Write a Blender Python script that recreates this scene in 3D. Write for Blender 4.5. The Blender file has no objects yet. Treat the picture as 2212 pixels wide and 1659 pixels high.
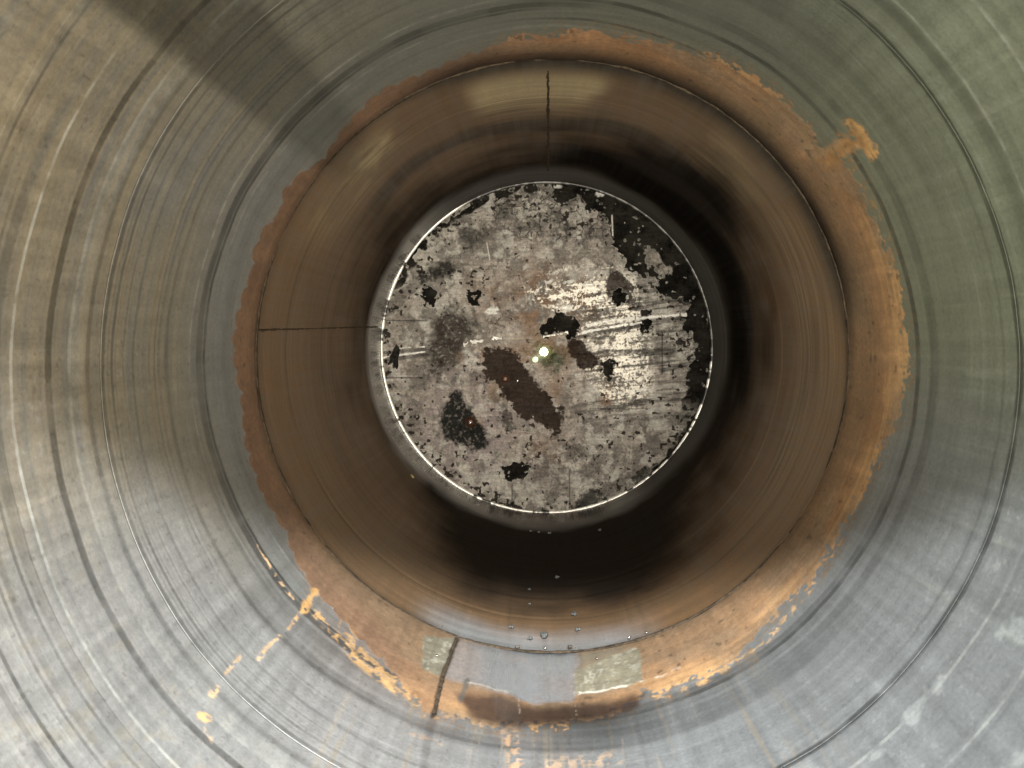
import bpy, bmesh, math, random
import numpy as np
from mathutils import Vector, Matrix

# ------------------------------------------------------------------ basics
R = 0.5                         # inner radius of the drum in metres
F = 1598.0                      # focal length in tracing pixels (26 mm equivalent)
VX, VY = 1165.0, 728.0          # vanishing point of the drum axis in the tracing
SX, SY = 0.045, 0.063           # camera offset from the axis, in radii
ZP = F / 358.0                  # depth of the end plate, in radii
ZW = F / 641.0                  # depth of the lumpy ring weld
ZG = F / 993.0                  # depth of the first ring joint
ZM = 0.62                       # depth of the open mouth
sc = bpy.context.scene
COL = sc.collection
rng = np.random.default_rng(7)
random.seed(7)

# ------------------------------------------------------------------ camera
cam = bpy.data.cameras.new('camera')
cam.sensor_width = 36.0
cam.lens = 26.0
cam.shift_x = -59.0 / 2212.0
cam.shift_y = -101.5 / 2212.0
cam.clip_start = 0.02
cam.clip_end = 500.0
cam_ob = bpy.data.objects.new('camera', cam)
COL.objects.link(cam_ob)
cam_ob.location = (-SX * R, 0.0, SY * R)
cam_ob.rotation_euler = (math.radians(90), 0, 0)
sc.camera = cam_ob

# ------------------------------------------------------------------ light
SUN_EL, SUN_AZ = 48.0, 35.0     # the sun stands behind the closed end, to the right
world = bpy.data.worlds.new('World')
sc.world = world
world.use_nodes = True
wn = world.node_tree
wn.nodes.clear()
sky = wn.nodes.new('ShaderNodeTexSky')
sky.sky_type = 'NISHITA'
sky.sun_disc = False
sky.sun_elevation = math.radians(SUN_EL)
sky.sun_rotation = math.radians(SUN_AZ)
bg = wn.nodes.new('ShaderNodeBackground')
bg.inputs['Strength'].default_value = 0.05
wo = wn.nodes.new('ShaderNodeOutputWorld')
wn.links.new(sky.outputs[0], bg.inputs[0])
wn.links.new(bg.outputs[0], wo.inputs[0])

sun = bpy.data.lights.new('sun', 'SUN')
sun.energy = 2.0
sun.angle = math.radians(0.5)
sun.color = (1.0, 0.94, 0.85)
sun_ob = bpy.data.objects.new('sun', sun)
COL.objects.link(sun_ob)
_d = Vector((math.sin(math.radians(SUN_AZ)) * math.cos(math.radians(SUN_EL)),
             math.cos(math.radians(SUN_AZ)) * math.cos(math.radians(SUN_EL)),
             math.sin(math.radians(SUN_EL))))
sun_ob.rotation_euler = _d.to_track_quat('Z', 'Y').to_euler()
sun_ob.location = (0, 0, 6)


def area(name, loc, target, sx, sy, energy, color, shape='RECTANGLE', spread=180):
    l = bpy.data.lights.new(name, 'AREA')
    l.shape = shape
    l.size = sx * R
    l.size_y = sy * R
    l.energy = energy
    l.color = color
    l.spread = math.radians(spread)
    o = bpy.data.objects.new(name, l)
    COL.objects.link(o)
    o.location = Vector(loc) * R
    o.rotation_euler = (Vector(loc) - Vector(target)).to_track_quat('Z', 'Y').to_euler()
    return o


# added lamp for the daylight opening behind the camera, to its right
area('opening_light', (0.62, -1.0, 0.10), (0.40, 4, 0.04), 1.6, 1.85, 6.4, (1.0, 0.92, 0.79), 'RECTANGLE', 54)
# small lamp added behind the camera, turned to the left wall
area('left_key_light', (0.10, -1.0, -0.15), (-1.15, 1.2, 0.30), 0.03, 0.03, 6.0, (1.0, 0.91, 0.76), 'DISK', 80)
# the bright patch of sky above the mouth: lights the lower walls, cut off by the upper rim
area('sky_light', (0.18, -2.4, 3.5), (-0.12, 0.9, -0.40), 0.5, 0.5, 33.0, (0.93, 0.97, 1.0), 'DISK', 60)
# weak green fill lamp added on the left, reaching the right wall
area('right_fill_light', (-0.95, -0.75, -0.25), (0.9, 1.4, 0.62), 0.5, 0.5, 2.2, (0.97, 1.0, 0.82), 'RECTANGLE', 56)

sc.view_settings.view_transform = 'Standard'
sc.view_settings.look = 'None'
sc.view_settings.exposure = 0.0
sc.view_settings.gamma = 1.0
sc.view_settings.use_curve_mapping = False
sc.render.engine = 'CYCLES'
sc.cycles.max_bounces = 8
sc.cycles.diffuse_bounces = 4
sc.cycles.glossy_bounces = 4
sc.cycles.sample_clamp_indirect = 6.0
sc.cycles.use_denoising = True


# ------------------------------------------------------------------ numpy noise
def _hash(ix, iy, iz, seed):
    h = (ix.astype(np.uint32) * np.uint32(374761393) + iy.astype(np.uint32) * np.uint32(668265263)
         + iz.astype(np.uint32) * np.uint32(2147483647) + np.uint32(seed) * np.uint32(1274126177))
    h = (h ^ (h >> np.uint32(13))) * np.uint32(1274126177)
    h = (h ^ (h >> np.uint32(16))) * np.uint32(2246822519)
    h = h ^ (h >> np.uint32(13))
    return (h & np.uint32(0xFFFFFF)).astype(np.float32) / np.float32(0xFFFFFF)


def vnoise(x, y, z, seed=0):
    x = np.asarray(x, np.float32) + 1000.0
    y = np.asarray(y, np.float32) + 1000.0
    z = np.broadcast_to(np.asarray(z, np.float32) + 1000.0, x.shape)
    xf, yf, zf = np.floor(x), np.floor(y), np.floor(z)
    fx, fy, fz = x - xf, y - yf, z - zf
    fx = fx * fx * (3 - 2 * fx)
    fy = fy * fy * (3 - 2 * fy)
    fz = fz * fz * (3 - 2 * fz)
    xi, yi, zi = xf.astype(np.int64), yf.astype(np.int64), zf.astype(np.int64)
    with np.errstate(over='ignore'):
        c = [_hash(xi + a, yi + b, zi + d, seed) for a in (0, 1) for b in (0, 1) for d in (0, 1)]
    c00 = c[0] + (c[1] - c[0]) * fz
    c01 = c[2] + (c[3] - c[2]) * fz
    c10 = c[4] + (c[5] - c[4]) * fz
    c11 = c[6] + (c[7] - c[6]) * fz
    a = c00 + (c01 - c00) * fy
    b = c10 + (c11 - c10) * fy
    return a + (b - a) * fx


def fbm(x, y, z, octs=4, seed=0, gain=0.5, lac=2.03):
    s = 0.0
    amp = 1.0
    tot = 0.0
    f = 1.0
    for i in range(octs):
        s = s + amp * vnoise(x * f, y * f, np.asarray(z) * f, seed + i * 17)
        tot += amp
        amp *= gain
        f *= lac
    return s / tot


def sstep(a, b, x):
    t = np.clip((x - a) / (b - a), 0, 1)
    return t * t * (3 - 2 * t)


def lin(r, g, b):
    def f(c):
        c = c / 255.0
        return c / 12.92 if c <= 0.04045 else ((c + 0.055) / 1.055) ** 2.4
    return np.array([f(r), f(g), f(b)], np.float32)


def mix(a, b, t):
    return a * (1 - t[..., None]) + np.asarray(b, np.float32) * t[..., None]


def sdf_poly(px, py, pts):
    """signed distance (positive inside) of the points to a polygon"""
    pts = np.asarray(pts, np.float32)
    d = np.full(px.shape, 1e9, np.float32)
    ins = np.zeros(px.shape, bool)
    n = len(pts)
    for i in range(n):
        ax, ay = pts[i]
        bx, by = pts[(i + 1) % n]
        ex, ey = bx - ax, by - ay
        t = np.clip(((px - ax) * ex + (py - ay) * ey) / (ex * ex + ey * ey + 1e-9), 0, 1)
        d = np.minimum(d, np.hypot(px - ax - t * ex, py - ay - t * ey))
        c = ((ay > py) != (by > py)) & (px < (bx - ax) * (py - ay) / (by - ay + 1e-12) + ax)
        ins ^= c
    return np.where(ins, d, -d)


def dist_line(px, py, pts):
    pts = np.asarray(pts, np.float32)
    d = np.full(px.shape, 1e9, np.float32)
    for i in range(len(pts) - 1):
        ax, ay = pts[i]
        bx, by = pts[i + 1]
        ex, ey = bx - ax, by - ay
        t = np.clip(((px - ax) * ex + (py - ay) * ey) / (ex * ex + ey * ey + 1e-9), 0, 1)
        d = np.minimum(d, np.hypot(px - ax - t * ex, py - ay - t * ey))
    return d


def blob(px, py, x, y, rx, ry=None, rot=0.0):
    ry = ry or rx
    c, s = math.cos(rot), math.sin(rot)
    u = ((px - x) * c + (py - y) * s) / rx
    v = (-(px - x) * s + (py - y) * c) / ry
    return np.exp(-(u * u + v * v))


def wall_at(x, y):
    """traced point -> angle and depth (in radii) on the wall"""
    r = 600.0
    for _ in range(60):
        r = math.hypot(x - VX - SX * r, y - VY - SY * r)
    return math.atan2(-(y - VY - SY * r), x - VX - SX * r), F / r


def wall_point(x, y, lift=0.0):
    th, z = wall_at(x, y)
    return Vector(((R - lift) * math.cos(th), z * R, (R - lift) * math.sin(th)))


def plate_point(x, y, lift=0.0):
    """traced point on the end plate -> world"""
    s = ZP * R / F
    return Vector(((x - VX) * s - SX * R, ZP * R - lift, -(y - VY) * s + SY * R))


# ------------------------------------------------------------------ object helpers
def tag(o, label=None, cat=None, group=None, kind=None):
    if label: o['label'] = label
    if cat: o['category'] = cat
    if group: o['group'] = group
    if kind: o['kind'] = kind
    return o


def empty(name, loc, label=None, cat=None, group=None):
    o = bpy.data.objects.new(name, None)
    o.empty_display_size = 0.05
    COL.objects.link(o)
    o.location = loc
    return tag(o, label, cat, group)


def link(name, me, mat, parent=None, label=None):
    o = bpy.data.objects.new(name, me)
    COL.objects.link(o)
    if mat: me.materials.append(mat)
    if parent is not None:
        o.parent = parent
        o.matrix_parent_inverse = Matrix.Translation(parent.location).inverted()
    if label: o['label'] = label
    return o


def np_mesh(name, verts, quads, cols=None, extra=None, smooth=True):
    me = bpy.data.meshes.new(name)
    nv, nq = len(verts), len(quads)
    me.vertices.add(nv)
    me.vertices.foreach_set('co', np.ascontiguousarray(verts, np.float32).ravel())
    me.loops.add(nq * 4)
    me.loops.foreach_set('vertex_index', np.ascontiguousarray(quads, np.int32).ravel())
    me.polygons.add(nq)
    me.polygons.foreach_set('loop_start', np.arange(0, nq * 4, 4, dtype=np.int32))
    me.polygons.foreach_set('use_smooth', np.full(nq, smooth, bool))
    me.update(calc_edges=True)
    if cols is not None:
        a = me.color_attributes.new('finish', 'FLOAT_COLOR', 'POINT')
        a.data.foreach_set('color', np.ascontiguousarray(cols, np.float32).ravel())
    for k, v in (extra or {}).items():
        a = me.attributes.new(k, 'FLOAT', 'POINT')
        a.data.foreach_set('value', np.ascontiguousarray(v, np.float32).ravel())
    me.validate()
    return me


# ------------------------------------------------------------------ materials
def new_mat(name):
    m = bpy.data.materials.new(name)
    m.use_nodes = True
    nt = m.node_tree
    nt.nodes.clear()
    out = nt.nodes.new('ShaderNodeOutputMaterial')
    bs = nt.nodes.new('ShaderNodeBsdfPrincipled')
    nt.links.new(bs.outputs[0], out.inputs[0])
    return m, nt, bs


def nd(nt, t, **kw):
    n = nt.nodes.new(t)
    for k, v in kw.items():
        setattr(n, k, v)
    return n


def mapped_noise(nt, scale_vec, scale, detail=3.0, rough=0.6):
    tc = nd(nt, 'ShaderNodeTexCoord')
    mp = nd(nt, 'ShaderNodeMapping')
    mp.inputs['Scale'].default_value = scale_vec
    nz = nd(nt, 'ShaderNodeTexNoise')
    nz.inputs['Scale'].default_value = scale
    nz.inputs['Detail'].default_value = detail
    nz.inputs['Roughness'].default_value = rough
    nt.links.new(tc.outputs['Object'], mp.inputs[0])
    nt.links.new(mp.outputs[0], nz.inputs['Vector'])
    return nz.outputs['Fac']


def ramp(nt, fac, lo, hi, v0, v1):
    m = nd(nt, 'ShaderNodeMapRange')
    m.inputs['From Min'].default_value = lo
    m.inputs['From Max'].default_value = hi
    m.inputs['To Min'].default_value = v0
    m.inputs['To Max'].default_value = v1
    nt.links.new(fac, m.inputs['Value'])
    return m.outputs[0]


def math_node(nt, op, a, b):
    m = nd(nt, 'ShaderNodeMath', operation=op)
    for i, v in enumerate((a, b)):
        if isinstance(v, (int, float)):
            m.inputs[i].default_value = v
        else:
            nt.links.new(v, m.inputs[i])
    return m.outputs[0]


def scaled_colour(nt, col, fac):
    m = nd(nt, 'ShaderNodeVectorMath', operation='SCALE')
    nt.links.new(col, m.inputs[0])
    nt.links.new(fac, m.inputs['Scale'])
    return m.outputs[0]


def worn_surface(name, grain, scratch_vec, grain_amt, bump_amt, bump_dist, rough_amt=0.08):
    """surface whose stains come from the mesh (finish rgb + roughness in alpha, metal), with shader grain on top"""
    m, nt, bs = new_mat(name)
    at = nd(nt, 'ShaderNodeAttribute', attribute_name='finish')
    me = nd(nt, 'ShaderNodeAttribute', attribute_name='metal')
    g = mapped_noise(nt, (1, 1, 1), grain, 4.0, 0.7)
    s = mapped_noise(nt, scratch_vec, 1.0, 3.0, 0.6)
    k = math_node(nt, 'MULTIPLY', ramp(nt, g, 0.25, 0.75, 1 - grain_amt, 1 + grain_amt),
                  ramp(nt, s, 0.3, 0.7, 1 - grain_amt * 0.7, 1 + grain_amt * 0.7))
    nt.links.new(scaled_colour(nt, at.outputs['Color'], k), bs.inputs['Base Color'])
    rr = math_node(nt, 'ADD', at.outputs['Alpha'], ramp(nt, s, 0.3, 0.7, -rough_amt, rough_amt))
    nt.links.new(rr, bs.inputs['Roughness'])
    nt.links.new(me.outputs['Fac'], bs.inputs['Metallic'])
    hsum = math_node(nt, 'ADD', g, math_node(nt, 'MULTIPLY', s, 0.6))
    bp = nd(nt, 'ShaderNodeBump')
    bp.inputs['Strength'].default_value = bump_amt
    bp.inputs['Distance'].default_value = bump_dist
    nt.links.new(hsum, bp.inputs['Height'])
    nt.links.new(bp.outputs[0], bs.inputs['Normal'])
    return m


def speckled(name, c1, c2, scale, rough, metal=0.0, bump=0.3, dist=0.002):
    m, nt, bs = new_mat(name)
    g = mapped_noise(nt, (1, 1, 1), scale, 5.0, 0.65)
    rp = nd(nt, 'ShaderNodeValToRGB')
    rp.color_ramp.elements[0].position = 0.36
    rp.color_ramp.elements[1].position = 0.64
    rp.color_ramp.elements[0].color = (*c1, 1)
    rp.color_ramp.elements[1].color = (*c2, 1)
    nt.links.new(g, rp.inputs[0])
    nt.links.new(rp.outputs[0], bs.inputs['Base Color'])
    nt.links.new(ramp(nt, g, 0.3, 0.7, rough - 0.1, rough + 0.1), bs.inputs['Roughness'])
    bs.inputs['Metallic'].default_value = metal
    bp = nd(nt, 'ShaderNodeBump')
    bp.inputs['Strength'].default_value = bump
    bp.inputs['Distance'].default_value = dist
    nt.links.new(g, bp.inputs['Height'])
    nt.links.new(bp.outputs[0], bs.inputs['Normal'])
    return m


M_WALL = worn_surface('worn_steel_wall', 210.0, (70, 2.0, 70), 0.17, 0.14, 0.0010)
_wn = M_WALL.node_tree
_wa = nd(_wn, 'ShaderNodeAttribute', attribute_name='gloss')
_wn.links.new(_wa.outputs['Fac'], _wn.nodes['Principled BSDF'].inputs['Specular IOR Level'])
M_PLATE = worn_surface('scaled_end_plate', 170.0, (18, 18, 120), 0.34, 0.6, 0.0015)
_pn = M_PLATE.node_tree
_pa = nd(_pn, 'ShaderNodeAttribute', attribute_name='gloss')
_pn.links.new(_pa.outputs['Fac'], _pn.nodes['Principled BSDF'].inputs['Specular IOR Level'])
M_WELD_SPEC = 0.2
M_WELD = speckled('dark_weld_bead', (0.012, 0.011, 0.010), (0.06, 0.05, 0.042), 120, 0.8, 0.0, 0.8, 0.003)
M_WELD.node_tree.nodes['Principled BSDF'].inputs['Specular IOR Level'].default_value = M_WELD_SPEC
M_SHELLWELD = speckled('brown_weld_bead', (0.032, 0.024, 0.016), (0.095, 0.070, 0.046), 120, 0.85, 0.0, 0.6, 0.002)
M_SHELLWELD.node_tree.nodes['Principled BSDF'].inputs['Specular IOR Level'].default_value = 0.15
M_CRUMB = speckled('pale_crumb', (0.05, 0.05, 0.046), (0.15, 0.155, 0.15), 300, 0.6)
M_DARKCRUMB = speckled('dark_crumb', (0.02, 0.018, 0.015), (0.10, 0.08, 0.06), 300, 0.5)
M_GLINT = speckled('bright_metal_bead', (0.75, 0.74, 0.70), (0.95, 0.94, 0.90), 200, 0.18, 1.0, 0.1)
M_BLACKFLAKE = speckled('black_scale', (0.006, 0.006, 0.005), (0.03, 0.028, 0.024), 150, 0.9)
M_BLACKFLAKE.node_tree.nodes['Principled BSDF'].inputs['Specular IOR Level'].default_value = 0.05
M_YELLOW = speckled('yellow_paint_chip', (0.42, 0.36, 0.10), (0.70, 0.64, 0.30), 200, 0.5)
M_RUSTSTUD = speckled('rusty_stud', (0.03, 0.014, 0.009), (0.10, 0.045, 0.022), 200, 0.4, 0.3)
M_GROUND = speckled('pale_dry_ground', (0.16, 0.145, 0.12), (0.26, 0.235, 0.20), 3.0, 0.9)

# ------------------------------------------------------------------ setting: the ground outside
gm = bpy.data.meshes.new('ground')
bm = bmesh.new()
GZ = -R - 0.0125
bmesh.ops.create_grid(bm, x_segments=40, y_segments=40, size=120)
for v in bm.verts: v.co.z = GZ
bm.to_mesh(gm); bm.free()
g = link('ground', gm, M_GROUND)
g['kind'] = 'structure'

# ------------------------------------------------------------------ the drum
drum = empty('steel_drum', (0, 2.4 * R, GZ), 'long rusty steel drum seen from inside, with a flaking grey end plate', 'steel drum')

EDGE = [(1303, 71), (1234, 69), (1112, 87), (1008, 118), (921, 156), (817, 201), (755, 264), (700, 340), (640, 380),
        (615, 405), (600, 460), (570, 490), (548, 535), (540, 590), (518, 660), (507, 720), (510, 800), (522, 850),
        (525, 900), (530, 960), (545, 1010), (565, 1070), (590, 1110), (620, 1160), (626, 1190), (672, 1270),
        (700, 1300), (745, 1350), (800, 1405), (850, 1455), (897, 1515), (917, 1545), (942, 1547), (1006, 1555),
        (1034, 1563), (1083, 1568), (1145, 1566), (1244, 1560), (1306, 1550), (1371, 1527), (1397, 1495), (1415, 1505),
        (1455, 1489), (1505, 1465), (1548, 1451), (1604, 1425), (1646, 1370), (1687, 1309), (1757, 1250), (1788, 1201),
        (1823, 1142), (1854, 1083), (1895, 983), (1944, 896), (1948, 837), (1956, 775), (1944, 653), (1927, 559),
        (1896, 486), (1871, 427), (1854, 389), (1816, 340), (1800, 325), (1757, 313), (1750, 274), (1732, 267),
        (1687, 208), (1618, 160), (1548, 128), (1470, 105), (1390, 86)]
_e = sorted((lambda t: (t[0] % (2 * math.pi), F / t[1]))(wall_at(*p)) for p in EDGE)
E_T = np.array([a for a, _ in _e]); E_R = np.array([b for _, b in _e])
E_T = np.concatenate([[E_T[-1] - 2 * math.pi], E_T, [E_T[0] + 2 * math.pi]])
E_R = np.concatenate([[E_R[-1]], E_R, [E_R[0]]])

DEG = math.pi / 180


def angw(th, a, w, soft=10.0):
    """1 within w degrees of angle a, fading over soft degrees"""
    d = np.abs((th / DEG - a + 180) % 360 - 180)
    return 1 - sstep(w, w + soft, d)


# ring lines: radius in tracing pixels, half width, strength (negative is dark), centre angle, half span
LINES = [(1193, 3.6, .62, 205, 50), (1193, 3, .3, 40, 20), (1187, 3.5, .5, 312, 16), (1110, 8, -.42, 185, 75),
         (1046, 17, .13, 180, 62), (1063, 4, .26, 180, 60), (1021, 5, -.22, 190, 75), (987, 4, -.32, 190, 70),
         (966, 3, -.28, 180, 60), (940, 2, -.18, 170, 60), (918, 3, -.18, 180, 70), (880, 3, -.13, 200, 60),
         (842, 4, -.22, 200, 70), (789, 2, .30, 160, 50), (768, 7, -.42, 170, 75), (757, 3, -.50, 165, 60),
         (742, 2, .20, 135, 16), (714, 8, -.12, 190, 60),
         (993, 7.5, -.46, 0, 68), (1012, 4, .10, 10, 70), (1071, 3, .22, 40, 22), (1066, 3.5, .42, 308, 14),
         (1052, 14, -.20, 30, 28), (782, 5, -.44, 5, 75), (815, 10, -.22, 5, 80), (790, 10, -.18, 255, 55),
         (772, 5, -.30, 290, 40), (838, 14, -.22, 265, 40), (1364, 5, -.45, 215, 45), (1310, 4, -.30, 200, 50),
         (1290, 9, -.22, 215, 50), (1255, 4, -.28, 215, 40), (1232, 13, -.20, 215, 50), (1400, 8, -.25, 215, 40),
         (1440, 5, .20, 215, 40), (1335, 7, .18, 215, 40), (735, 3, -.4, 62, 18), (1500, 6, -.2, 215, 40), (905, 26, -.14, 70, 35)]
for _ in range(46):
    LINES.append((rng.uniform(690, 1480), rng.uniform(1.0, 3.2), rng.normal(0, .11), rng.uniform(150, 260), rng.uniform(20, 60)))
for _ in range(24):
    LINES.append((rng.uniform(700, 1400), rng.uniform(1.0, 5.0), rng.normal(0, .07), rng.uniform(-60, 120), rng.uniform(20, 60)))
for _ in range(40):
    LINES.append((rng.uniform(375, 660), rng.uniform(0.8, 2.4), rng.normal(0, .16), rng.uniform(0, 360), rng.uniform(15, 60)))


def wall_finish(th, z):
    """th, z arrays -> colour rgba, metal, radial offset (metres, towards the axis)"""
    r = F / z
    ct, st = np.cos(th), np.sin(th)
    px = VX + SX * r + r * ct
    py = VY + SY * r - r * st
    shape = th.shape
    n_hi = fbm(ct * 95, st * 95, z * 80, 3, 25)
    n_big = fbm(ct * 2.2, st * 2.2, z * 1.6, 4, 1)
    n_mid = fbm(ct * 9, st * 9, z * 7, 4, 11)
    n_fin = fbm(ct * 38, st * 38, z * 30, 3, 21)
    n_ring = fbm(ct * 2.5, st * 2.5, z * 60, 3, 31)          # long around, fine along the axis
    n_long = fbm(ct * 70, st * 70, z * 2.5, 3, 41)           # long along the axis, fine around

    # ---- mouth and middle: grey mill scale, tan dust left, light tints painted in by angle
    c = np.broadcast_to(np.array([.225, .228, .218], np.float32), shape + (3,)).copy()
    tan = angw(th, 160, 34, 34) * sstep(.18, .75, n_big * .6 + n_ring * .55)
    c = mix(c, (.285, .235, .150), tan * .85 * sstep(700, 860, r))  # tan dust, also carrying the warm light on the left wall
    tan2 = angw(th, 222, 25, 30) * sstep(.45, .62, n_ring) * sstep(900, 1100, r)
    c = mix(c, (.30, .255, .205), tan2 * .45)
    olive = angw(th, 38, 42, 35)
    c = mix(c, (.205, .218, .150), olive * .85)  # greenish light on the right wall, painted in
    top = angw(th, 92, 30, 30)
    c = mix(c, (.150, .158, .132), top * .7)  # weaker light at the top, painted as a darker tone
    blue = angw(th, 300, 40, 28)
    c = mix(c, (.235, .245, .245), blue * .9)  # bluish sky light on the lower right, painted in
    mauve = angw(th, 252, 16, 18) * sstep(.4, .65, n_big)
    c = mix(c, (.24, .205, .185), mauve * .7)
    c = mix(c, (.315, .312, .30), angw(th, 226, 20, 22) * sstep(760, 900, r) * .8)  # brighter lobe of light at lower left, painted in
    c *= (0.94 + 0.12 * n_mid)[..., None]
    c *= (0.80 + 0.40 * n_ring)[..., None]
    c *= (1 + (n_fin - .5) * (.10 + .12 * angw(th, 190, 60, 30)))[..., None]
    c *= (1 + .10 * (n_long - .5) * (0.4 + angw(th, 290, 90, 30)))[..., None]
    # speckled dust near the mouth on the left
    sp = sstep(.56, .70, n_fin) * angw(th, 185, 55, 30) * sstep(880, 1200, r)
    c = mix(c, (.36, .31, .22), sp * .28)
    # pale scuffs bottom right
    sc1 = sstep(.60, .72, fbm(ct * 14, st * 14, z * 16, 4, 51)) * angw(th, 312, 24, 14) * sstep(880, 1080, r)
    c = mix(c, (.50, .52, .50), sc1 * .45)
    # long pale wipes on the right wall
    wp = sstep(.62, .78, n_long) * angw(th, 2, 30, 20) * sstep(820, 900, r) * sstep(.42, .6, n_mid)
    c = mix(c, (.34, .35, .28), wp * .35)
    wb = sstep(.60, .72, n_long) * angw(th, 270, 26, 14) * sstep(770, 800, r)
    c = mix(c, (.34, .29, .22), wb * .6)
    rough = .43 + .12 * (n_mid - .5) + 0 * r
    metal = np.full(shape, .30, np.float32)
    off = np.zeros(shape, np.float32)

    pit = sstep(.70, .76, n_hi) * (.35 + .5 * angw(th, 200, 60, 40))
    c = mix(c, (.085, .075, .06), pit * .35)
    glint = sstep(.72, .78, fbm(ct * 80, st * 80, z * 70, 2, 55)) * angw(th, 265, 75, 30) * sstep(800, 950, r)
    c = mix(c, (.40, .40, .375), glint * .3)
    # ---- ring lines and grooves
    wob = (fbm(ct * 3, st * 3, 5.0 + z * 0, 3, 61) - .5) * 8 + (n_mid - .5) * 4.5
    patch = fbm(ct * 14, st * 14, z * 3, 3, 71)
    for (rr, hw, s, a, w) in LINES:
        k = np.abs(r + wob - rr)
        if rr < 670:
            k = np.abs(r - rr)
        m = (1 - sstep(hw * .55, hw * 1.25, k)) * angw(th, a, w, 22)
        m = m * (0.62 + 0.5 * sstep(.32, .62, patch))
        m = np.clip(m, 0, 1)
        if s < 0:
            c *= (1 + max(-.85, s * 1.3) * m)[..., None]
            off -= m * .00008 * min(1, -s * 2)
        else:
            m = m * (.35 + .75 * sstep(.34, .56, n_fin * .7 + patch * .3))
            c = mix(c, (.55, .55, .50), np.clip(m * s, 0, 1))
            off += m * .00006 * min(1, s * 2)

    # ---- rust course
    er = np.interp(th % (2 * math.pi), E_T, E_R)
    lob = np.abs(np.sin(th * 46 + 3 * n_big)) ** .6 * 9 - 6
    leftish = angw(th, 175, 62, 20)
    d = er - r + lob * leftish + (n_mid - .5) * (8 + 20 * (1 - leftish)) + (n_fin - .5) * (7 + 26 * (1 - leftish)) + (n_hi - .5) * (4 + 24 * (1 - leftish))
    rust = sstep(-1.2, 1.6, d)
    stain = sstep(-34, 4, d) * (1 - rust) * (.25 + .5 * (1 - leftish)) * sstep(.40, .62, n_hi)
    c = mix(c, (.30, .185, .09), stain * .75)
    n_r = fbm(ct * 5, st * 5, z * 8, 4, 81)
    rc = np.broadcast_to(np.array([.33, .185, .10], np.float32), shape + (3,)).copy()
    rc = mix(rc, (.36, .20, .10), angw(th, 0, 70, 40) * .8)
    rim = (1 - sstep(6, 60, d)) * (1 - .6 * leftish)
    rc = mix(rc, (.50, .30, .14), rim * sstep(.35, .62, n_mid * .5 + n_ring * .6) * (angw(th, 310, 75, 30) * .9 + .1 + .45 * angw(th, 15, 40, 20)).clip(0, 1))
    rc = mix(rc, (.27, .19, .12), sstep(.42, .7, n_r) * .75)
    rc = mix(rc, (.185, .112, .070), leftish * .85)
    rc = mix(rc, (.215, .145, .085), sstep(25, 75, d) * .65)
    rc *= (.72 + .56 * n_mid)[..., None]
    rc *= (.75 + .5 * n_hi)[..., None]
    rc *= (.85 + .3 * n_ring)[..., None]
    rc = mix(rc, (.05, .035, .025), sstep(.755, .80, n_fin) * .5)
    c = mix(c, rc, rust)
    rough = rough * (1 - rust) + .62 * rust
    metal = metal * (1 - rust)
    off += rust * .0004

    # bright rust caught in the grooves and beads outside the edge
    def spots(pts, hw, seed, col, amt=.95, thr=.42):
        nonlocal c, rough, metal
        n = fbm(ct * 55, st * 55, z * 45, 3, seed)
        m = (1 - sstep(hw * .5, hw * 1.3, dist_line(px, py, pts) + (n - .5) * hw * 2.2)) * sstep(thr, thr + .09, n)
        c = c * (1 - m * amt)[..., None] + np.asarray(col, np.float32) * (.45 + 1.0 * n_fin)[..., None] * (m * amt)[..., None]
        rough = rough * (1 - m) + .7 * m
        metal = metal * (1 - m)
    OR = (.48, .28, .11)
    spots([(556, 1180), (587, 1236), (632, 1295)], 4, 101, (.70, .45, .24), .9, .46)
    spots([(681, 1326), (715, 1364), (743, 1392), (768, 1427), (823, 1470), (880, 1515)], 11, 102, (.52, .31, .12), .85, .45)
    spots([(740, 1350), (760, 1385), (800, 1430), (850, 1475), (900, 1520)], 13, 109, OR, .8, .47)
    spots([(677, 1281), (655, 1318)], 10, 103, (.58, .33, .12), .95, .25)
    spots([(649, 1323), (633, 1345), (622, 1358)], 5, 104, (.55, .33, .14), .8, .35)
    spots([(603, 1376), (573, 1402), (558, 1425)], 6, 105, (.52, .34, .17), .8, .40)
    spots([(517, 1420), (500, 1440), (486, 1455)], 6, 106, (.52, .34, .17), .8, .40)
    spots([(466, 1488), (458, 1500)], 8, 107, (.66, .40, .17), .9, .35)
    spots([(436, 1545), (447, 1552)], 10, 108, (.68, .41, .17), .95, .33)
    spots([(444, 1576), (470, 1620), (490, 1650)], 6, 118, (.50, .32, .15), .5, .45)
    spots([(1838, 268), (1862, 300), (1884, 330)], 17, 110, (.50, .28, .11), .95, .29)
    spots([(1820, 290), (1838, 315), (1805, 335)], 18, 111, (.40, .22, .09), .85, .47)
    spots([(1790, 350), (1822, 318), (1850, 300)], 24, 119, (.42, .225, .09), .85, .35)
    spots([(1838, 345), (1870, 400), (1900, 470)], 7, 112, (.40, .21, .08), .8, .46)
    spots([(1420, 1507), (1520, 1475), (1640, 1400), (1760, 1262)], 8, 113, (.55, .33, .14), .75, .47)
    spots([(1100, 1580), (1115, 1659)], 20, 114, (.46, .27, .14), .7, .42)
    spots([(1190, 1655), (1330, 1640)], 22, 115, (.42, .27, .15), .6, .46)
    spots([(880, 1580), (950, 1610)], 8, 116, (.42, .25, .12), .55, .49)

    # ---- floor patches scraped through the rust by the ring weld
    qx = px + (n_fin - .5) * 7 + (n_mid - .5) * 6
    qy = py + (fbm(ct * 40, st * 40, z * 34, 3, 131) - .5) * 9

    def patchm(pts, soft=2.5):
        return sstep(-soft, soft, sdf_poly(qx, qy, pts))
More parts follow.
